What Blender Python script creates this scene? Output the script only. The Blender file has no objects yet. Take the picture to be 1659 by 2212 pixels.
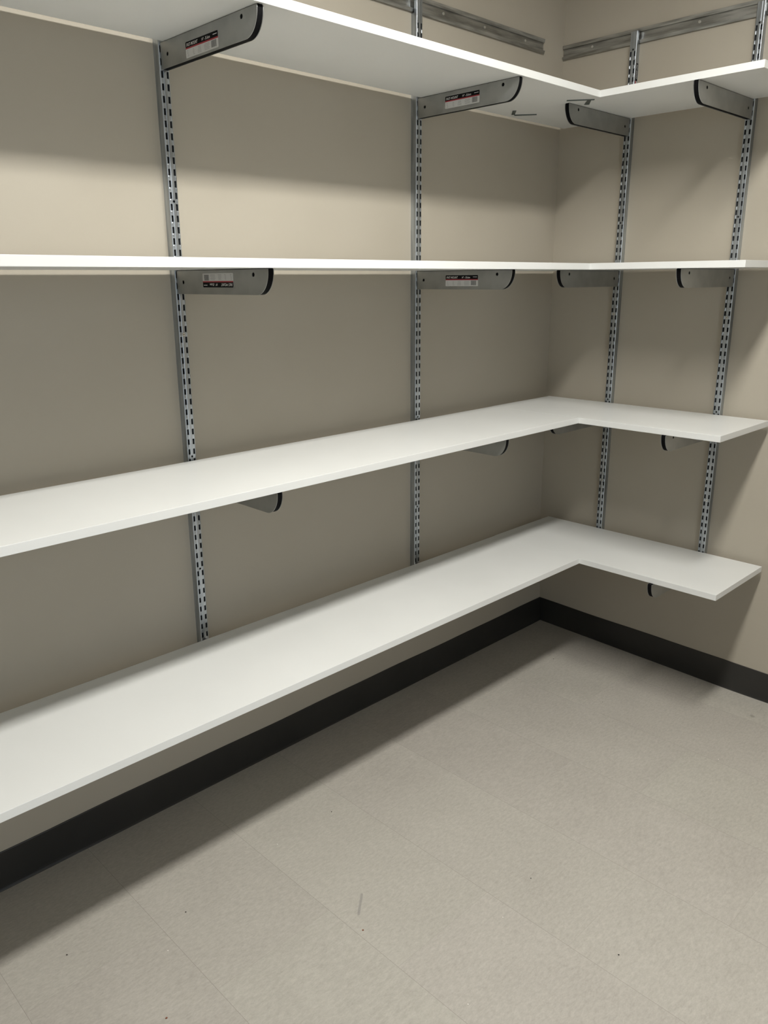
import bpy, bmesh, math, random
from mathutils import Vector
random.seed(4)
sc = bpy.context.scene
S = 0.976                      # survey units -> metres

# ---------------------------------------------------------------- camera
cam = bpy.data.objects.new('camera', bpy.data.cameras.new('camera'))
sc.collection.objects.link(cam)
cam.location = (-2.71864*S, -1.82993*S, 1.44518*S)
cam.rotation_mode = 'XYZ'
cam.rotation_euler = (1.28598, 0.00705, -0.77829)
cam.data.sensor_fit = 'VERTICAL'
cam.data.sensor_height = 36.0
cam.data.lens = 1718.24*36.0/2212.0
cam.data.clip_start = 0.02
sc.camera = cam

# ---------------------------------------------------------------- light and exposure
world = bpy.data.worlds.new('World'); sc.world = world
world.use_nodes = True
bg = world.node_tree.nodes['Background']
bg.inputs[0].default_value = (0.78, 0.89, 1.0, 1)
bg.inputs[1].default_value = 3.2         # cool light of the hallway beyond the open doorway
LAMP = 90.0                               # emission of the ceiling fixture's lens
sc.view_settings.view_transform = 'Standard'
sc.view_settings.look = 'None'
sc.view_settings.gamma = 1.0
sc.view_settings.use_curve_mapping = False
sc.view_settings.exposure = 0.0

# room extents (metres)
XW, YW, ZC = -3.9, -3.0, 2.565

# ---------------------------------------------------------------- materials
def nodes(name):
    m = bpy.data.materials.new(name); m.use_nodes = True
    nt = m.node_tree
    return m, nt, nt.nodes['Principled BSDF']

def plain(name, col, rough=0.5, metal=0.0, spec=0.5):
    m, nt, b = nodes(name)
    b.inputs['Base Color'].default_value = (*col, 1)
    b.inputs['Roughness'].default_value = rough
    b.inputs['Metallic'].default_value = metal
    b.inputs['Specular IOR Level'].default_value = spec
    return m

def noise_mix(nt, b, c1, c2, scale, detail=4, stretch=(1, 1, 1), lo=.35, hi=.65, coord='Object'):
    tc = nt.nodes.new('ShaderNodeTexCoord'); mp = nt.nodes.new('ShaderNodeMapping')
    mp.inputs['Scale'].default_value = stretch
    n = nt.nodes.new('ShaderNodeTexNoise'); n.inputs['Scale'].default_value = scale; n.inputs['Detail'].default_value = detail
    r = nt.nodes.new('ShaderNodeValToRGB')
    r.color_ramp.elements[0].position = lo; r.color_ramp.elements[0].color = (*c1, 1)
    r.color_ramp.elements[1].position = hi; r.color_ramp.elements[1].color = (*c2, 1)
    nt.links.new(tc.outputs[coord], mp.inputs[0]); nt.links.new(mp.outputs[0], n.inputs['Vector'])
    nt.links.new(n.outputs['Fac'], r.inputs[0]); nt.links.new(r.outputs[0], b.inputs['Base Color'])
    return n, r

def add_bump(nt, b, scale, strength, dist, stretch=(1, 1, 1)):
    tc = nt.nodes.new('ShaderNodeTexCoord'); mp = nt.nodes.new('ShaderNodeMapping')
    mp.inputs['Scale'].default_value = stretch
    n = nt.nodes.new('ShaderNodeTexNoise'); n.inputs['Scale'].default_value = scale; n.inputs['Detail'].default_value = 3
    bp = nt.nodes.new('ShaderNodeBump'); bp.inputs['Strength'].default_value = strength; bp.inputs['Distance'].default_value = dist
    nt.links.new(tc.outputs['Object'], mp.inputs[0]); nt.links.new(mp.outputs[0], n.inputs['Vector'])
    nt.links.new(n.outputs['Fac'], bp.inputs['Height']); nt.links.new(bp.outputs[0], b.inputs['Normal'])

def paint(name, c, d=.012, rough=.55):
    m, nt, b = nodes(name)
    noise_mix(nt, b, tuple(x-d for x in c), tuple(x+d for x in c), 1.6, 3)
    b.inputs['Roughness'].default_value = rough
    b.inputs['Specular IOR Level'].default_value = .35
    add_bump(nt, b, 260, .12, .0006)
    return m
M = {}
M['wall'] = paint('beige_wall_paint', (.40, .362, .295))
M['ceiling'] = paint('white_ceiling_paint', (.72, .71, .68), .01, .8)

def shelf_mat():
    m, nt, b = nodes('white_melamine')
    noise_mix(nt, b, (.70, .705, .685), (.73, .735, .715), 3.0, 3)
    b.inputs['Roughness'].default_value = .32
    b.inputs['Specular IOR Level'].default_value = .45
    add_bump(nt, b, 500, .05, .0003)
    return m
M['shelf'] = shelf_mat()

def zinc(name, c1, c2, rough, stretch=(1, 1, 12), scale=30):
    m, nt, b = nodes(name)
    n, r = noise_mix(nt, b, c1, c2, scale, 5, stretch)
    b.inputs['Metallic'].default_value = 1.0
    mr = nt.nodes.new('ShaderNodeMapRange')
    mr.inputs['To Min'].default_value = rough-.08; mr.inputs['To Max'].default_value = rough+.10
    nt.links.new(n.outputs['Fac'], mr.inputs[0]); nt.links.new(mr.outputs[0], b.inputs['Roughness'])
    return m
M['zinc'] = zinc('zinc_plated_steel', (.33, .36, .39), (.54, .58, .62), .36, (1, 1, .08), 60)
M['bracket'] = zinc('dull_zinc_steel', (.36, .37, .367), (.44, .45, .445), .45, (1, 1, 1), 18)
M['track'] = zinc('track_zinc_steel', (.26, .26, .245), (.50, .50, .48), .40, (.3, .3, 3), 30)
M['black'] = plain('shade_black', (.0035, .0035, .004), .7, 0, .08)  # painted shade: hollow of the brackets, slots of the screw heads
M['inside'] = plain('dull_dark_shade', (.025, .026, .028), .7, .0, .2)  # painted shade inside the upright channels
M['brace'] = plain('grey_green_steel', (.10, .12, .11), .5, .6)
M['screw'] = plain('bright_screw_steel', (.75, .75, .73), .3, 1.0)
M['base'] = None
M['white_ink'] = plain('white_ink', (.72, .72, .70), .6)
M['paper'] = plain('label_paper', (.58, .58, .565), .55)
M['label_black'] = plain('label_black', (.008, .008, .009), .7, 0, .1)
M['label_red'] = plain('label_red', (.33, .020, .030), .5)
M['ink'] = plain('grey_ink', (.12, .12, .12), .6)
M['ink_pale'] = plain('pale_grey_ink', (.33, .33, .33), .6)
M['housing'] = plain('white_enamel', (.8, .8, .8), .4)

m, nt, b = nodes('black_vinyl_base')
noise_mix(nt, b, (.020, .0192, .018), (.028, .0265, .024), 4, 3)
b.inputs['Roughness'].default_value = .38
b.inputs['Specular IOR Level'].default_value = .4
add_bump(nt, b, 5, .3, .004)
M['base'] = m

m, nt, b = nodes('lamp_lens')
nt.nodes.remove(b)
em = nt.nodes.new('ShaderNodeEmission'); em.inputs[0].default_value = (1.0, .985, .94, 1); em.inputs[1].default_value = LAMP
nt.links.new(em.outputs[0], nt.nodes['Material Output'].inputs[0])
M['lens'] = m

def floor_mat():
    m, nt, b = nodes('beige_vinyl_tile')
    N, L = nt.nodes, nt.links
    tc = N.new('ShaderNodeTexCoord')
    sep = N.new('ShaderNodeSeparateXYZ'); L.new(tc.outputs['Object'], sep.inputs[0])
    def math_(op, a, b_=None, c_=None):
        n = N.new('ShaderNodeMath'); n.operation = op
        for i, v in enumerate((a, b_, c_)):
            if v is None: continue
            if isinstance(v, (int, float)): n.inputs[i].default_value = v
            else: L.new(v, n.inputs[i])
        return n.outputs[0]
    T = .3048
    u = math_('DIVIDE', math_('ADD', sep.outputs[0], 1.415*S), T)
    row = math_('FLOOR', u)
    h = math_('FRACT', math_('MULTIPLY', math_('SINE', math_('MULTIPLY', row, 12.9898)), 43758.5))
    hsel = N.new('ShaderNodeValToRGB'); hsel.color_ramp.interpolation = 'CONSTANT'
    hs = hsel.color_ramp.elements; hs[0].color = (0, 0, 0, 1); hs[1].position = .5; hs[1].color = (.5, .5, .5, 1)
    L.new(h, hsel.inputs[0])
    v = math_('ADD', math_('DIVIDE', math_('ADD', sep.outputs[1], 1.085*S), T*2), math_('MULTIPLY', row, .37))
    fu = math_('FRACT', u); fv = math_('FRACT', v)
    du = math_('MULTIPLY', math_('MINIMUM', fu, math_('SUBTRACT', 1.0, fu)), T)
    dv = math_('MULTIPLY', math_('MINIMUM', fv, math_('SUBTRACT', 1.0, fv)), T*2)
    jx_ = math_('LESS_THAN', du, .00050); jy_ = math_('MULTIPLY', math_('LESS_THAN', dv, .00045), .45)
    joint = math_('MAXIMUM', jx_, jy_)
    tile = math_('ADD', math_('MULTIPLY', row, 7.13), math_('MULTIPLY', math_('FLOOR', v), 3.71))
    wn = N.new('ShaderNodeTexWhiteNoise'); wn.noise_dimensions = '1D'; L.new(tile, wn.inputs['W'])
    # streaky chips
    def streak(sc_, st, w, det=6):
        mp = N.new('ShaderNodeMapping'); mp.inputs['Scale'].default_value = st
        L.new(tc.outputs['Object'], mp.inputs[0])
        n = N.new('ShaderNodeTexNoise'); n.noise_dimensions = '4D'; n.inputs['Scale'].default_value = sc_; n.inputs['Detail'].default_value = det
        n.inputs['Roughness'].default_value = .62
        L.new(mp.outputs[0], n.inputs['Vector']); L.new(math_('ADD', wn.outputs['Value'], w), n.inputs['W'])
        return n.outputs['Fac']
    a1 = streak(120, (.55, 1.3, 1), 0.0)
    a2 = streak(300, (.7, 1.2, 1), 4.0)
    a3 = streak(4, (1, 1, 1), 9.0, 2)
    s = math_('ADD', math_('MULTIPLY', a1, .5), math_('ADD', math_('MULTIPLY', a2, .3), math_('MULTIPLY', a3, .2)))
    hgt = math_('MULTIPLY', joint, -.6)
    r = N.new('ShaderNodeValToRGB')
    e = r.color_ramp.elements
    e[0].position = .36; e[0].color = (.355, .333, .295, 1)
    e[1].position = .66; e[1].color = (.490, .466, .418, 1)
    L.new(s, r.inputs[0])
    # per-tile tint
    mixt = N.new('ShaderNodeMix'); mixt.data_type = 'RGBA'; mixt.blend_type = 'MULTIPLY'; mixt.inputs[0].default_value = 1
    tr = N.new('ShaderNodeValToRGB'); tr.color_ramp.elements[0].color = (.97, .955, .955, 1); tr.color_ramp.elements[1].color = (1.0, 1.0, .985, 1)
    L.new(wn.outputs['Value'], tr.inputs[0]); L.new(r.outputs[0], mixt.inputs[6]); L.new(tr.outputs[0], mixt.inputs[7])
    mixj = N.new('ShaderNodeMix'); mixj.data_type = 'RGBA'
    L.new(math_('MULTIPLY', joint, .55), mixj.inputs[0]); L.new(mixt.outputs[2], mixj.inputs[6]); mixj.inputs[7].default_value = (.20, .18, .15, 1)
    col = mixj.outputs[2]
    # marks: scuff capsule, greasy blot
    def capsule(ax, ay, bx, by, rad, colr, amt, col):
        ax, ay, bx, by = [q*S for q in (ax, ay, bx, by)]
        L2 = (bx-ax)**2+(by-ay)**2
        px = math_('SUBTRACT', sep.outputs[0], ax); py = math_('SUBTRACT', sep.outputs[1], ay)
        t = math_('DIVIDE', math_('ADD', math_('MULTIPLY', px, bx-ax), math_('MULTIPLY', py, by-ay)), L2)
        t = math_('MINIMUM', math_('MAXIMUM', t, 0.0), 1.0)
        qx = math_('SUBTRACT', px, math_('MULTIPLY', t, bx-ax)); qy = math_('SUBTRACT', py, math_('MULTIPLY', t, by-ay))
        dd = math_('SQRT', math_('ADD', math_('MULTIPLY', qx, qx), math_('MULTIPLY', qy, qy)))
        mr = N.new('ShaderNodeMapRange'); mr.inputs['From Min'].default_value = rad*.5; mr.inputs['From Max'].default_value = rad
        mr.inputs['To Min'].default_value = amt; mr.inputs['To Max'].default_value = 0
        L.new(dd, mr.inputs[0])
        mx = N.new('ShaderNodeMix'); mx.data_type = 'RGBA'
        L.new(mr.outputs[0], mx.inputs[0]); L.new(col, mx.inputs[6]); mx.inputs[7].default_value = (*colr, 1)
        return mx.outputs[2]
    col = capsule(-1.637, -.641, -1.686, -.682, .004, (.22, .21, .20), .55, col)
    col = capsule(-.132, -.989, -.128, -.984, .008, (.18, .17, .14), .5, col)
    L.new(col, b.inputs['Base Color'])
    b.inputs['Roughness'].default_value = .42
    b.inputs['Specular IOR Level'].default_value = .4
    bp = N.new('ShaderNodeBump'); bp.inputs['Strength'].default_value = .25; bp.inputs['Distance'].default_value = .0006
    L.new(math_('ADD', math_('MULTIPLY', s, .25), hgt), bp.inputs['Height'])
    L.new(bp.outputs[0], b.inputs['Normal'])
    return m
M['floor'] = floor_mat()

# ---------------------------------------------------------------- helpers
def link(name, me, mat, parent=None):
    me.name = name
    o = bpy.data.objects.new(name, me); sc.collection.objects.link(o)
    if mat is not None and len(me.materials) == 0: me.materials.append(mat)
    if parent is not None: o.parent = parent
    return o

def bm_obj(name, bm, mat, parent=None, smooth=False):
    bmesh.ops.recalc_face_normals(bm, faces=bm.faces[:])
    me = bpy.data.meshes.new(name); bm.to_mesh(me); bm.free()
    if smooth:
        for p in me.polygons: p.use_smooth = True
    return link(name, me, mat, parent)

def box(bm, x0, y0, z0, x1, y1, z1):
    vs = [bm.verts.new(v) for v in ((x0, y0, z0), (x1, y0, z0), (x1, y1, z0), (x0, y1, z0), (x0, y0, z1), (x1, y0, z1), (x1, y1, z1), (x0, y1, z1))]
    for f in ((3, 2, 1, 0), (4, 5, 6, 7), (0, 1, 5, 4), (1, 2, 6, 5), (2, 3, 7, 6), (3, 0, 4, 7)):
        bm.faces.new([vs[i] for i in f])
    return vs

def box_obj(name, a, b, mat, parent=None):
    bm = bmesh.new(); box(bm, *a, *b); return bm_obj(name, bm, mat, parent)

def prism(bm, poly, fn, d0, d1):
    """poly: 2-D outline, fn(a, b, d) -> xyz; extruded between depths d0 and d1"""
    A = [bm.verts.new(fn(a, b_, d0)) for a, b_ in poly]; B = [bm.verts.new(fn(a, b_, d1)) for a, b_ in poly]
    n = len(poly)
    bm.faces.new(A); bm.faces.new(B[::-1])
    for i in range(n): bm.faces.new([A[i], A[(i+1) % n], B[(i+1) % n], B[i]])

def circle(cx, cy, r, n=14):
    return [(cx+r*math.cos(2*math.pi*i/n), cy+r*math.sin(2*math.pi*i/n)) for i in range(n)]

def plate(bm, outlines, fn, d0, d1):
    """flat plate with holes: outlines[0] is the outside, the others are holes. fn(a,b,d)->xyz"""
    cu = bpy.data.curves.new('tmp', 'CURVE'); cu.dimensions = '2D'; cu.fill_mode = 'BOTH'; cu.extrude = .5
    for pts in outlines:
        sp = cu.splines.new('POLY'); sp.points.add(len(pts)-1)
        for p, (a, b_) in zip(sp.points, pts): p.co = (a*100, b_*100, 0, 1)
        sp.use_cyclic_u = True
    o = bpy.data.objects.new('tmp', cu); sc.collection.objects.link(o)
    me = bpy.data.meshes.new_from_object(o.evaluated_get(bpy.context.evaluated_depsgraph_get()))
    bpy.data.objects.remove(o); bpy.data.curves.remove(cu)
    off = len(bm.verts); bm.from_mesh(me); bm.verts.ensure_lookup_table()
    for v in bm.verts[off:]:
        a, b_, d = v.co.x/100, v.co.y/100, v.co.z+.5
        v.co = fn(a, b_, d0+(d1-d0)*d)
    bpy.data.meshes.remove(me)

def text_mesh(bm, txt, size, fn, bold=.0, sp=1.0, shear=0.0):
    cu = bpy.data.curves.new('t', 'FONT'); cu.body = txt; cu.size = size*100; cu.offset = bold*100; cu.space_character = sp; cu.shear = shear
    o = bpy.data.objects.new('t', cu); sc.collection.objects.link(o)
    me = bpy.data.meshes.new_from_object(o.evaluated_get(bpy.context.evaluated_depsgraph_get()))
    bpy.data.objects.remove(o); bpy.data.curves.remove(cu)
    off = len(bm.verts); bm.from_mesh(me); bm.verts.ensure_lookup_table()
    w = max([v.co.x for v in bm.verts[off:]]+[0])/100
    for v in bm.verts[off:]: v.co = fn(v.co.x/100, v.co.y/100)
    bpy.data.meshes.remove(me)
    return w

def setp(o, label=None, cat=None, group=None, kind=None):
    if label: o['label'] = label
    if cat: o['category'] = cat
    if group: o['group'] = group
    if kind: o['kind'] = kind
    return o

def structure(o, label):
    return setp(o, label, o.name.split('_')[0], None, 'structure')

def thing(name, label, cat, loc, rotz=0, group=None):
    o = bpy.data.objects.new(name, None); sc.collection.objects.link(o)
    o.empty_display_size = .05
    o.location = loc; o.rotation_euler = (0, 0, rotz)
    return setp(o, label, cat, group)

# ---------------------------------------------------------------- room shell
TH = .12
structure(box_obj('floor', (XW-TH, YW-1.6, -.10), (TH, TH, 0), M['floor']), 'beige vinyl tile floor with fine streaks and thin joints')
structure(box_obj('ceiling', (XW-TH, YW-TH, ZC), (TH, TH, ZC+.1), M['ceiling']), 'white painted ceiling above the shelving')
def foot(y, z):
    # the foot of the right wall runs slightly out of square with the left wall
    return max(0.0, .037*S+.042*y)*max(0.0, 1-z/.50)
structure(box_obj('wall_left', (XW, 0, 0), (TH, TH, ZC), M['wall']), 'long beige painted wall behind the left run of shelves')
bm = bmesh.new()
ys = [0, -.15, -.3, -.45, -.6, -.75, -.86, -.95, YW-TH]; zs = [0, .05, .1045, .2, .3, .4, .5, 1.0, ZC]
G = [[bm.verts.new((foot(y, z), y, z)) for z in zs] for y in ys]
K = [[bm.verts.new((TH, y, z)) for z in zs] for y in ys]
for i in range(len(ys)-1):
    for j in range(len(zs)-1):
        bm.faces.new((G[i][j], G[i+1][j], G[i+1][j+1], G[i][j+1])); bm.faces.new((K[i][j], K[i][j+1], K[i+1][j+1], K[i+1][j]))
    bm.faces.new((G[i][-1], G[i+1][-1], K[i+1][-1], K[i][-1])); bm.faces.new((G[i][0], K[i][0], K[i+1][0], G[i+1][0]))
for i in (0, -1):
    for j in range(len(zs)-1): bm.faces.new((G[i][j], G[i][j+1], K[i][j+1], K[i][j]))
structure(bm_obj('wall_right', bm, M['wall']), 'beige painted wall on the right of the corner')
structure(box_obj('wall_far_left', (XW-TH, YW-TH, 0), (XW, TH, ZC), M['wall']), 'beige painted wall at the left end of the room')
DX0, DX1, DH = -2.75, -1.80, 2.08
bm = bmesh.new()
box(bm, XW, YW-TH, 0, DX0, YW, ZC); box(bm, DX1, YW-TH, 0, 0, YW, ZC); box(bm, DX0, YW-TH, DH, DX1, YW, ZC)
structure(bm_obj('wall_back', bm, M['wall']), 'beige painted wall with an open doorway behind the viewer')
bm = bmesh.new()
for a, b_ in ((DX0-.05, DX0), (DX1, DX1+.05)): box(bm, a, YW-TH-.01, 0, b_, YW+.012, DH+.05)
box(bm, DX0, YW-TH-.01, DH, DX1, YW+.012, DH+.05)
structure(bm_obj('door_1', bm, M['housing']), 'white frame of the open doorway')

# vinyl cove baseboards (profile: distance from wall, height)
HB = .1045
prof = [(0, HB), (.0022, HB), (.0030, HB-.0015), (.0032, .012), (.0036, .006), (.0046, .0022), (.0056, .0006), (.0058, 0), (0, 0)]
def baseboard(name, axis, length, label):
    bm = bmesh.new(); rings = []
    n = 60
    for i in range(n+1):
        t = i/n*length
        wob = .0012*math.sin(t*7.3+(1 if axis == 'x' else 3))+.0008*math.sin(t*17.1)
        ring = []
        for d, z in prof:
            tt = max(t, 0 if i else d)       # mitre at the corner
            if i == 0: tt = d
            dd = d+(max(wob, -.001) if 0 < z < .014 else 0)
            zz = z+(wob*.8 if z > .09 else 0)
            if axis == 'x': co = (-tt+foot(-dd, zz)*max(0, 1-tt/.3), -dd, zz)
            else: co = (-dd+foot(-tt, zz), -tt, zz)
            ring.append(bm.verts.new(co))
        rings.append(ring)
    for a, b_ in zip(rings, rings[1:]):
        for j in range(len(prof)-1): bm.faces.new((a[j], b_[j], b_[j+1], a[j+1]))
    bm.faces.new(rings[-1])
    return structure(bm_obj(name, bm, M['base'], smooth=False), label)
baseboard('baseboard_left', 'x', 3.89, 'black vinyl baseboard along the long left wall')
baseboard('baseboard_right', 'y', 2.99, 'black vinyl baseboard along the right wall')

# ---------------------------------------------------------------- ceiling fixture (out of frame, lights the room)
LX, LY, LZ = -1.60*S, -1.345*S, 2.62*S
fix = thing('ceiling_light', 'long white recessed ceiling light above the middle of the room', 'ceiling light', (LX, LY, ZC))
LH = .60; LW = .088
bm = bmesh.new()
for x0, x1, y0, y1 in ((-LH-.02, LH+.02, -LW-.02, -LW), (-LH-.02, LH+.02, LW, LW+.02), (-LH-.02, -LH, -LW, LW), (LH, LH+.02, -LW, LW)):
    box(bm, x0, y0, -.012, x1, y1, 0)
bm_obj('frame', bm, M['housing'], fix)
bm = bmesh.new(); box(bm, -LH, -LW, -.006, LH, LW, -.001)
bm_obj('diffuser', bm, M['lens'], fix)

# ---------------------------------------------------------------- shelves: per level, top height and edges in survey units
TK = .0193*S
LV = {
 1: dict(z=1.98528, dl=.40273, dr=.39368, e=.88335, gl=.0350, gx=.0232, gy=.0330),
 2: dict(z=1.48878, dl=.41351, dr=.40762, e=.89848, gl=.0330, gx=.0232, gy=.0310),
 3: dict(z=.99385, dl=.39710, dr=.39174, e=.87803, gl=.0310, gx=.0232, gy=.0282),
 4: dict(z=.49880, dl=.43000, dr=.38367, e=.91640, gl=.0580, gx=.0232, gy=.0560),
}
def board(name, x0, y0, x1, y1, ztop, label, group, plain_end):
    """plain_end: (axis value test) edges at the butt joint are left unbevelled"""
    cx, cy = (x0+x1)/2, (y0+y1)/2
    bm = bmesh.new(); box(bm, x0-cx, y0-cy, 0, x1-cx, y1-cy, TK)
    ed = [e for e in bm.edges if not (plain_end is not None and all(abs(v.co.x-(plain_end-cx)) < 1e-5 for v in e.verts))]
    bmesh.ops.bevel(bm, geom=ed, offset=.0009, segments=2, affect='EDGES', profile=.6)
    o = bm_obj(name, bm, M['shelf'])
    o.location = (cx, cy, ztop-TK)
    return setp(o, label, 'shelf', group)
nm = {1: 'top', 2: 'second', 3: 'third', 4: 'lowest'}
for n, q in LV.items():
    z = q['z']*S; gap = .0007 if n == 3 else .00005
    jx = -q['dr']*S
    lab = {1: 'long white board of the top shelf along the left wall, seen from below',
           2: 'long white board at eye level on the left wall, seen edge on',
           3: 'long white board of the third shelf down, left of the visible seam',
           4: 'long white board of the lowest shelf along the left wall'}[n]
    board('shelf_board', -2.86*S, -q['dl']*S, jx-gap, -q['gl']*S, z, lab, 'white shelf boards on the left wall', None if n == 3 else jx-gap)
    lab = {1: 'short white corner board of the top shelf on the right wall',
           2: 'short white corner board at eye level on the right wall',
           3: 'short white corner board of the third shelf, right of the visible seam',
           4: 'short white corner board of the lowest shelf on the right wall'}[n]
    bm = bmesh.new()
    board('shelf_board', jx, -q['e']*S, -q['gx']*S, -q['gy']*S, z, lab, 'white shelf boards on the right wall', None)

# ---------------------------------------------------------------- slotted uprights
UW, UD = .0247, .0216
PITCH = .0254
def make_upright(slot_phase, z_bot, z_top, holes, screws, track_lo, track_hi):
    """local frame: x across, -y out of the wall, z up from the empty at z_bot"""
    H = z_top-z_bot
    zt = slot_phase
    while zt+PITCH < z_top-.050: zt += PITCH
    allslots = []
    while zt-.0145 > z_bot+.008:
        allslots.append(zt); zt -= PITCH
    fixed = []
    for hz in holes+screws:       # a hole sits in the bridge between two pairs of slots
        k = min(allslots, key=lambda s_: abs(s_+.0056-hz)); fixed.append(k+.0056-z_bot)
    bm = bmesh.new()
    W2 = UW/2-.0025; F = -UD
    # the web: side strips and the centre strip run full height, bridges close the gaps between slots
    def slab(x0, x1, z0, z1, dent=0):
        box(bm, x0, F+dent, z0, x1, F+.0016+dent, z1)
    cols = [(-.0095, -.0042), (.0042, .0095)]
    slab(-W2, cols[0][0], 0, H); slab(cols[1][1], W2, 0, H)
    zedges = [0.0]
    for t_ in sorted(allslots): zedges += [t_-.0142-z_bot, t_-z_bot]
    zedges.append(H)
    for i in range(0, len(zedges), 2):
        z0, z1 = zedges[i], zedges[i+1]
        for c0_, c1_ in cols: slab(c0_, c1_, z0, z1)
    # centre strip, slightly rolled forward, broken by the round holes
    rad = .0029
    segs = []; cur = 0.0
    for hz in sorted(fixed):
        segs.append((cur, hz-rad-.0006)); cur = hz+rad+.0006
        o_ = [(-.0042, hz-rad-.0006), (.0042, hz-rad-.0006), (.0042, hz+rad+.0006), (-.0042, hz+rad+.0006)]
        plate(bm, [o_, circle(0, hz, rad, 14)], lambda a, b_, d: (a, F+d, b_), 0, .0016)
    segs.append((cur, H))
    for z0, z1 in segs:
        pr_ = [(-.0042, F), (-.0026, F-.0004), (.0026, F-.0004), (.0042, F), (.0042, F+.0016), (-.0042, F+.0016)]
        prism(bm, pr_, lambda a, b_, d: (a, b_, d), z0, z1)
    # dimples: little raised lands beside every bridge, on the rounded edges
    for i in range(2, len(zedges)-2, 2):
        z0, z1 = zedges[i], zedges[i+1]
        for s_ in (-1, 1):
            xs = s_*(W2-.0004)
            vs = [(xs-s_*.0022, F, z0+.001), (xs+s_*.0012, F+.0002, z0+.001), (xs+s_*.0012, F+.0002, z1-.001), (xs-s_*.0022, F, z1-.001)]
            vt = [(xs-s_*.0012, F-.0006, z0+.003), (xs+s_*.0004, F-.0005, z0+.003), (xs+s_*.0004, F-.0005, z1-.003), (xs-s_*.0012, F-.0006, z1-.003)]
            A = [bm.verts.new(v) for v in vs]; B = [bm.verts.new(v) for v in vt]
            bm.faces.new(B)
            for k in range(4): bm.faces.new((A[k], A[(k+1) % 4], B[(k+1) % 4], B[k]))
    # shallow rolled rib down the centre and rounded corners, sides back to the wall
    lo, hi = track_lo-z_bot-.002, track_hi-z_bot+.002
    for s_ in (-1, 1):
        arc = [(s_*(UW/2-.0025), -UD)]
        for k in range(1, 6):
            a = k/5*math.pi/2
            arc.append((s_*(UW/2-.0025+.0025*math.sin(a)), -UD+.0025-.0025*math.cos(a)))
        inner = [(s_*(abs(x)-.0016), y+.0016*(1 if i == 0 else .7)) for i, (x, y) in enumerate(arc)]
        for za, zb, yb in ((0, lo, 0), (lo, H, -.0115)):
            pr_ = [arc[0]]+arc[1:]+[(s_*UW/2, yb), (s_*(UW/2-.0016), yb), (s_*(UW/2-.0016), -UD+.0030), (s_*(UW/2-.0025), -UD+.0016)]
            prism(bm, pr_, lambda a, b_, d: (a, b_, d), za, zb)
    return bm, fixed

TLO, THI = 2.196*S, 2.241*S
def upright(kind, pos, phase, label, holes, screws, lean=0, ztop=2.231):
    zb = .36*S
    bm, fixed = make_upright(phase*S, zb, ztop*S, [h*S for h in holes], [h*S for h in screws], TLO, THI)
    loc = (pos*S, 0, zb) if kind == 'L' else (0, pos*S, zb)
    t = thing('slotted_upright', label, 'shelf upright', loc, 0 if kind == 'L' else -math.pi/2,
              'slotted uprights on the left wall' if kind == 'L' else 'slotted uprights on the right wall')
    t.rotation_euler.y = lean if kind == 'L' else 0
    bm_obj('channel', bm, M['zinc'], t)
    box_obj('shade_liner', (-UW/2+.0017, -UD+.0048, 0), (UW/2-.0017, -UD+.0056, (TLO-.004)-zb), M['inside'], t)['label'] = 'dark sheet painted as the shade inside the channel, seen through the slots'  # added dark sheet, paints the unlit channel behind the slots
    for hz in fixed[len(holes):]:
        b2 = bmesh.new()
        prism(b2, circle(0, hz, .0044, 16), lambda a, z, d: (a, d, z), -UD-.0016, -UD)
        b3 = [(-.0028, hz-.0005), (.0028, hz-.0005), (.0028, hz+.0005), (-.0028, hz+.0005)]
        o = bm_obj('screw', b2, M['screw'], t)
        b2 = bmesh.new(); prism(b2, b3, lambda a, z, d: (a, d, z), -UD-.0018, -UD-.0014)
        bm_obj('screw_slot', b2, M['black'], o)
    return t
H = []
def xa(z): return -1.642+(z-1.75)*.0056       # the leftmost upright leans very slightly
UA = upright('L', xa(.36), 1.752, 'left upright of the two on the long wall', [1.628, 1.008, .686], [1.318], lean=.0056)
UB = upright('L', -.7817, 1.8545, 'right upright of the two on the long wall', [1.008, .686], [1.318])
UC = upright('R', -.2893, .7394, 'upright on the right wall nearest the room corner', [2.175, 1.628, 1.006], [1.318, .690])
UDD = upright('R', -.7027, .7110, 'upright on the right wall nearest the right edge of the photo', [2.175, 1.628, 1.006], [1.318, .690])
UA['label'] = 'slotted zinc upright on the long wall, farthest left'
UB['label'] = 'slotted zinc upright on the long wall, nearer the room corner'
UC['label'] = 'slotted zinc upright on the right wall, first one beside the room corner'
UDD['label'] = 'slotted zinc upright on the right wall, farthest from the room corner'

# narrow sticker on the side of the corner-side upright of the right wall
def side_sticker(par):
    bm = bmesh.new(); z0, z1 = (2.030-.36)*S, (2.135-.36)*S
    x = UW/2+.0002
    box(bm, x, -.0165, z0, x+.0003, -.0045, z1)
    o = bm_obj('sticker', bm, M['paper'], par)
    bm = bmesh.new(); box(bm, x+.0003, -.0165, z0+.050, x+.0005, -.0045, z1); bm_obj('black_band', bm, M['label_black'], o)
    bm = bmesh.new(); box(bm, x+.0003, -.0165, z0, x+.0005, -.0110, z0+.050); bm_obj('red_band', bm, M['label_red'], o)
    bm = bmesh.new()
    text_mesh(bm, 'FAST-MOUNT', .0090, lambda a, b_: (x+.0006, -.0140+b_, z1-.004-a*.72), .0001, 1.05)
    bm_obj('lettering', bm, M['white_ink'], o)
side_sticker(UC)

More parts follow.
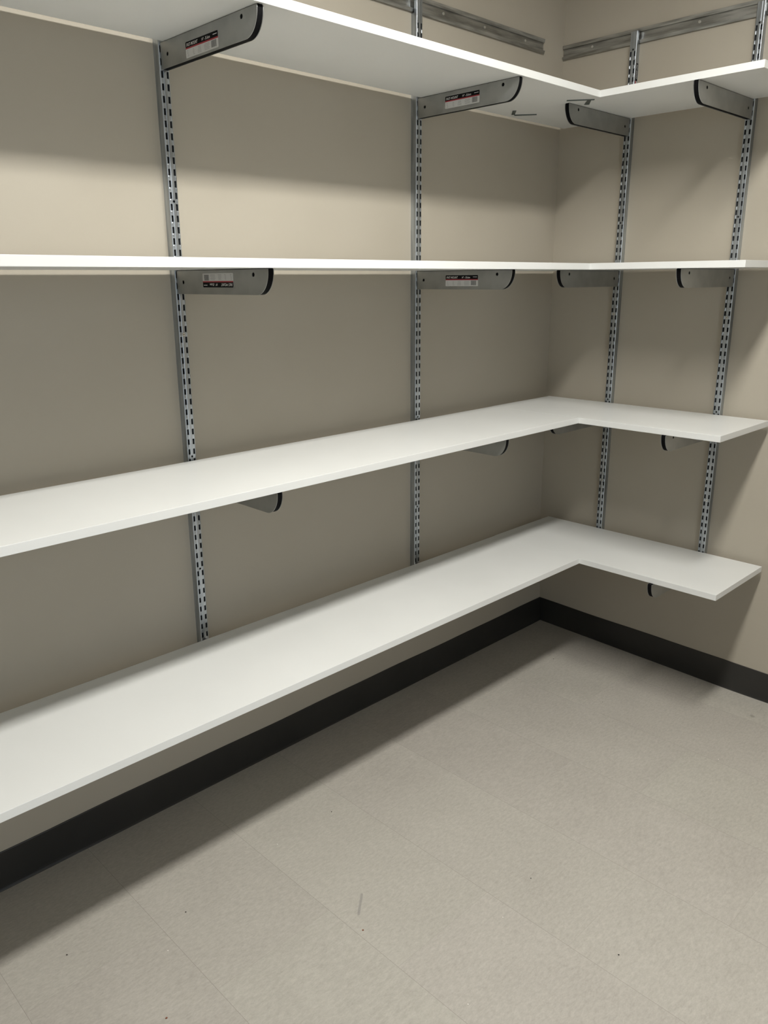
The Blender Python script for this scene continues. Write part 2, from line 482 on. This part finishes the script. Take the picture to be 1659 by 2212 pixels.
# ---------------------------------------------------------------- hanging tracks
def track(kind, a, b_, label, screws):
    """a, b_: positions along the wall (negative, survey units)"""
    a, b_ = a*S, b_*S
    t = thing('hanging_track', label, 'wall track', ((a, 0, TLO) if kind == 'L' else (0, a, TLO)), 0 if kind == 'L' else math.pi/2)
    Lg = a-b_
    h = THI-TLO
    th = .0013
    out = [(.0065, 0), (.0100, .0090), (.0020, .0108), (.0020, h-.0115), (.0070, h-.0100), (.0100, h)]
    inn = [(.0100-th, h), (.0070-th, h-.0100+th*.6), (.0004, h-.0115+th*.3), (.0004, .0108-th*.3), (.0100-th*1.3, .0090-th*.6), (.0065-th, 0)]
    bm = bmesh.new()
    # local x runs away from the corner; y is into the room
    if kind == 'L': fn = lambda d, z, l: (-l, -d, z)
    else: fn = lambda d, z, l: (-l, d, z)
    prism(bm, out+inn, fn, 0, Lg)
    bm_obj('rail', bm, M['track'], t)
    for s_ in screws:
        l = (a-s_*S)
        b2 = bmesh.new()
        sg = -1 if kind == 'L' else 1
        prism(b2, circle(-l, h*.52, .0040, 12), lambda x, z, d: (x, sg*d, z), .0020, .0038)
        bm_obj('screw', b2, M['screw'], t)
    return t
track('L', -.128, -2.88, 'zinc hanging track along the long left wall above the top shelf', [-.655, -.455, -.235, -.95])
tr = track('R', -.003, -.98, 'zinc hanging track on the right wall above the top shelf', [-.120, -.505])

# ---------------------------------------------------------------- shelf brackets
BW = .0078       # half width of the bracket
BL, BH = .3640, .0545
def outline(inset=0.0, BL=BL):
    y0 = .0; tip = BL-inset
    top = -.0013 if inset == 0 else 0.0  # plates stop lower so the black fill draws a contact shadow line
    pts = [(y0, top), (y0, -BH+inset)]
    # straight bottom, then an arc up to the tip
    cxs = BL-.0420
    n = 12
    for i in range(n+1):
        a = i/n*math.pi/2
        x = cxs+(.0420-inset)*math.sin(a)**1.0
        z = -BH+inset+(BH-.006-inset)*(1-math.cos(a))
        pts.append((x, z))
    pts.append((tip, top))
    return pts
def rrect(x0, z0, x1, z1, r):
    pts = []
    for cx, cz, a0 in ((x1-r, z1-r, 0), (x0+r, z1-r, 90), (x0+r, z0+r, 180), (x1-r, z0+r, 270)):
        for k in range(5):
            a = math.radians(a0+k*22.5); pts.append((cx+r*math.cos(a), cz+r*math.sin(a)))
    return pts
def make_bracket(BL=BL):
    """local: +x out from the upright, z=0 at the top (shelf underside), +-y the two side plates"""
    t = thing('shelf_bracket', '', 'shelf bracket', (0, 0, 0))
    bm = bmesh.new()
    hs = [circle(.0290, -.0275, .0042, 16), circle(BL-.0520, -.0125, .0046, 16)]
    for s_ in (-1, 1):
        plate(bm, [outline(0, BL)]+hs, lambda a, z, d, s_=s_: (a, s_*(BW-d), z), 0, .0013)
    # two hooks that go into the slots
    for s_ in (-1, 1):
        for zz in (-.012, -.012-PITCH):
            box(bm, -.0016, s_*(BW-.0013)-.0006, zz-.010, .0002, s_*(BW-.0013)+.0006, zz)
    bm_obj('channel', bm, M['bracket'], t)
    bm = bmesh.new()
    prism(bm, [(a, z) for a, z in outline(.0010, BL)], lambda a, z, d: (a+.0004, d, z), -BW+.0018, BW-.0018)  # solid black body stands in for shade in the open channel
    bm_obj('insert', bm, M['black'], t)['label'] = 'black filling painted as the shade between the two side plates'
    return t
def label_for(t, side, x0, x1, z0, z1, flip):
    """side=-1/+1: which side plate carries the label; x measured out from the upright"""
    W_, H_ = x1-x0, z1-z0
    cx, cz = (x0+x1)/2, (z0+z1)/2
    # reading direction: towards +x when seen from side +y... u grows to the reader's right
    def P(u, v, d):
        if flip: u, v = W_-u, H_-v
        return (x0+u, side*(BW+d), z0+v)
    bm = bmesh.new(); prism(bm, rrect(0, 0, W_, H_, .0022), lambda a, z, d: P(a, z, d), 0, .0003)
    o = bm_obj('product_label', bm, M['paper'], t); o['label'] = 'small printed label with black header and red stripe'
    hb_ = H_*.64
    bm = bmesh.new(); r = .0022
    poly = [(0, hb_), (W_, hb_)]+sorted([p for p in rrect(0, 0, W_, H_, r) if p[1] > H_*.7], key=lambda p: -p[0])
    prism(bm, poly, lambda a, z, d: P(a, z, d), .0003, .0004); bm_obj('header', bm, M['label_black'], o)
    bm = bmesh.new(); prism(bm, [(0, hb_-.0028), (W_, hb_-.0028), (W_, hb_), (0, hb_)], lambda a, z, d: P(a, z, d), .0003, .0004); bm_obj('red_stripe', bm, M['label_red'], o)
    bm = bmesh.new()
    text_mesh(bm, 'FAST-MOUNT', .0085, lambda a, z: P(.003+a*.76, hb_+.0022+z, .0005), .00016, 1.12, .25)
    text_mesh(bm, '14" - 35.6cm', .0076, lambda a, z: P(W_*.50+a*.76, hb_+.0024+z, .0005), .00010, 1.08, .15)
    prism(bm, [(W_*.85, hb_+.0055), (W_*.97, hb_+.0055), (W_*.97, hb_+.0067), (W_*.85, hb_+.0067)], lambda a, z, d: P(a, z, d), .0004, .0005)
    bm_obj('lettering', bm, M['white_ink'], o)
    bm = bmesh.new()           # bar code and small print
    x = W_*.79; rb = random.Random(3)
    while x < W_*.945:
        w = rb.choice((.0008, .0012, .0018))
        prism(bm, [(x, .0030), (x+w, .0030), (x+w, hb_-.0040), (x, hb_-.0040)], lambda a, z, d: P(a, z, d), .0003, .00042); x += w+rb.choice((.0007, .0009))
    bm_obj('bar_code', bm, M['ink'], o)
    bm = bmesh.new()
    for cx0, cx1 in ((.04, .10), (.21, .29), (.37, .50), (.57, .75)):
        for k in range(5):
            v = .0030+k*.0026
            if v > hb_-.005: continue
            a = W_*cx0+rb.uniform(0, .003); b2 = W_*cx1-rb.uniform(0, .004)
            if b2-a > .002: prism(bm, [(a, v), (b2, v), (b2, v+.0009), (a, v+.0009)], lambda q, z, d: P(q, z, d), .0003, .00042)
    bm_obj('small_print', bm, M['ink_pale'], o)
    return o

proto = make_bracket()
short_proto = make_bracket(.3000)
first = [True]; used_short = []
def place_bracket(x, y, ztop, rotz, label, group, short=False):
    if short:
        if used_short: 
            r = short_proto.copy(); sc.collection.objects.link(r)
            for ch in list(short_proto.children):
                c = ch.copy(); sc.collection.objects.link(c); c.parent = r
        else:
            r = short_proto; used_short.append(1)
    elif first[0]:
        r = proto; first[0] = False
    else:
        r = proto.copy(); sc.collection.objects.link(r)
        for ch in proto_parts:
            c = ch.copy(); sc.collection.objects.link(c); c.parent = r
    r.location = (x, y, ztop); r.rotation_euler = (0, 0, rotz)
    r['label'] = label; r['group'] = group
    return r
proto_parts = list(proto.children)
GL, GR = 'shelf brackets on the left wall', 'shelf brackets on the right wall'
ord_ = {1: 'top shelf', 2: 'eye level shelf', 3: 'third shelf down', 4: 'lowest shelf'}
made = {}
for n, q in LV.items():
    zb = q['z']*S-TK-.0001
    zr = q['z']
    made['A', n] = (xa(zr)*S, -UD, zb, -math.pi/2, GL)
    made['B', n] = (-.7817*S, -UD, zb, -math.pi/2, GL)
    made['C', n] = (-UD, -.2893*S, zb, math.pi, GR)
    made['D', n] = (-UD, -.7027*S, zb, math.pi, GR)
desc = {
 ('A', 1): 'steel bracket with a printed label under the top shelf, farthest left',
 ('B', 1): 'steel bracket with a printed label under the top shelf, nearer the corner',
 ('C', 1): 'plain steel bracket under the top shelf on the right wall, beside the corner',
 ('D', 1): 'plain steel bracket under the top shelf, at the right edge of the photo',
 ('A', 2): 'steel bracket with an upside down label under the eye level shelf, farthest left',
 ('B', 2): 'steel bracket with an upright printed label under the eye level shelf',
 ('C', 2): 'plain steel bracket under the eye level shelf on the right wall, beside the corner',
 ('D', 2): 'plain steel bracket under the eye level shelf on the right wall, farther from the corner',
 ('A', 3): 'steel bracket tip showing under the third shelf, on the leftmost upright',
 ('B', 3): 'steel bracket tip showing under the third shelf, on the long wall upright nearer the corner',
 ('C', 3): 'steel bracket mostly hidden under the third shelf at its inner corner',
 ('D', 3): 'steel bracket tip under the third shelf on the right wall, farther from the corner',
 ('A', 4): 'steel bracket hidden under the lowest shelf on the leftmost upright',
 ('B', 4): 'steel bracket hidden under the lowest shelf on the long wall, nearer the corner',
 ('C', 4): 'steel bracket hidden under the lowest shelf beside the room corner',
 ('D', 4): 'steel bracket tip peeking out under the short right part of the lowest shelf',
}
BR = {}
for k, (x, y, z, rz, g) in made.items():
    BR[k] = place_bracket(x, y, z, rz, desc[k], g, k in (('A', 4), ('B', 4)))
# printed labels on four of them. local +x is away from the wall; camera-facing plate is local y = -BW on the left wall
c0 = UD
def lab(k, ya, yb, z0, z1, flip):
    q = LV[k[1]]; top = q['z']*S-TK
    label_for(BR[k], -1, ya*S-c0, yb*S-c0, z0*S-top, z1*S-top, flip)
lab(('A', 1), .130, .2565, 1.9145, 1.9460, False)
lab(('B', 1), .133, .2605, 1.9210, 1.9530, False)
lab(('A', 2), .1395, .2645, 1.4295, 1.4610, True)
lab(('B', 2), .1445, .2715, 1.4230, 1.4550, False)

# ---------------------------------------------------------------- small angled braces under the top shelf
zu = LV[1]['z']*S-TK
def brace(strip, tab, label):
    o = sum((Vector((a, b_)) for a, b_ in tab), Vector((0, 0)))/4*S
    t = thing('corner_brace', label, 'metal brace', (o.x, o.y, zu), 0, 'braces under the top shelf')
    for nm_, poly, d in (('strip', strip, .0022), ('tab', tab, .0016)):
        bm = bmesh.new()
        prism(bm, [(a*S-o.x, b_*S-o.y) for a, b_ in poly], lambda a, b_, z: (a, b_, z), -d, 0)
        bm_obj(nm_, bm, M['brace'], t)
BRACES = []
brace([(-.4340, -.3140), (-.3840, -.3790), (-.3790, -.3740), (-.4290, -.3090)], [(-.3915, -.3600), (-.3845, -.3680), (-.3300, -.3270), (-.3400, -.3150)],
      'thin grey metal brace with tab at the inner corner of the top shelf')
brace([(-.3700, -.0680), (-.3230, -.1250), (-.3170, -.1200), (-.3600, -.0620)], [(-.4270, -.1040), (-.4190, -.1130), (-.3740, -.0740), (-.3780, -.0630)],
      'thin grey metal brace with tab below the back of the top shelf')

# ---------------------------------------------------------------- crumbs on the floor
def crumb(x, y, r, mat, label, group=None):
    bm = bmesh.new(); bmesh.ops.create_icosphere(bm, subdivisions=1, radius=r)
    for v in bm.verts: v.co = Vector((v.co.x*random.uniform(.8, 1.4), v.co.y*random.uniform(.7, 1.2), v.co.z*.5))
    mz = min(v.co.z for v in bm.verts)
    for v in bm.verts: v.co.z -= mz
    o = bm_obj('crumb', bm, mat); o.location = (x*S, y*S, 0); o.rotation_euler = (0, 0, random.uniform(0, 3))
    return setp(o, label, 'crumb', group)
M['rust'] = plain('rust_brown', (.20, .055, .02), .8)
M['dirt'] = plain('dark_dirt', (.035, .030, .025), .8)
M['chip'] = plain('pale_chip', (.75, .72, .66), .7)
crumb(-1.712, -.725, .0022, M['rust'], 'rust brown crumb in the middle of the tile floor')
DS, PS = 'dark specks on the floor', 'pale chips on the floor'
for x, y, r, mt, lb in [
    (-1.483, -.351, .0016, 'dirt', 'dark speck on the floor just outside the long shelf shadow'),
    (-.246, -.261, .0020, 'dirt', 'dark speck on the floor closest to the room corner'),
    (-.406, -.574, .0013, 'dirt', 'tiny dark speck on the floor left of the shadow by the right baseboard'),
    (-1.301, -.902, .0017, 'dirt', 'dark speck in the middle of the open tile floor'),
    (-1.358, -1.178, .0019, 'dirt', 'black speck on the floor at the lower right of the photo'),
    (-2.228, -.308, .0018, 'dirt', 'dark speck on the floor at the lower left of the photo'),
    (-1.973, -.386, .0019, 'dirt', 'dark speck on the floor left of the tile joint, below the shadow edge'),
    (-2.152, -.608, .0022, 'rust', 'reddish brown speck on the floor at the bottom edge of the photo')]:
    crumb(x, y, r, M[mt], lb, DS)
for x, y, lb in [
    (-.556, -.618, 'tiny pale chip on the floor in front of the inner shelf corner'),
    (-.464, -1.014, 'tiny pale chip on the floor near the right edge of the photo'),
    (-1.453, -.93, 'tiny pale chip on the floor near a tile joint at lower centre'),
    (-1.692, -1.022, 'tiny pale chip on the floor at the very bottom of the photo'),
    (-1.674, -.351, 'tiny pale chip on the floor beside the shelf shadow'),
    (-2.062, -.458, 'tiny pale chip on the floor at the lower left, near a tile joint')]:
    crumb(x, y, .0016, M['chip'], lb, PS)
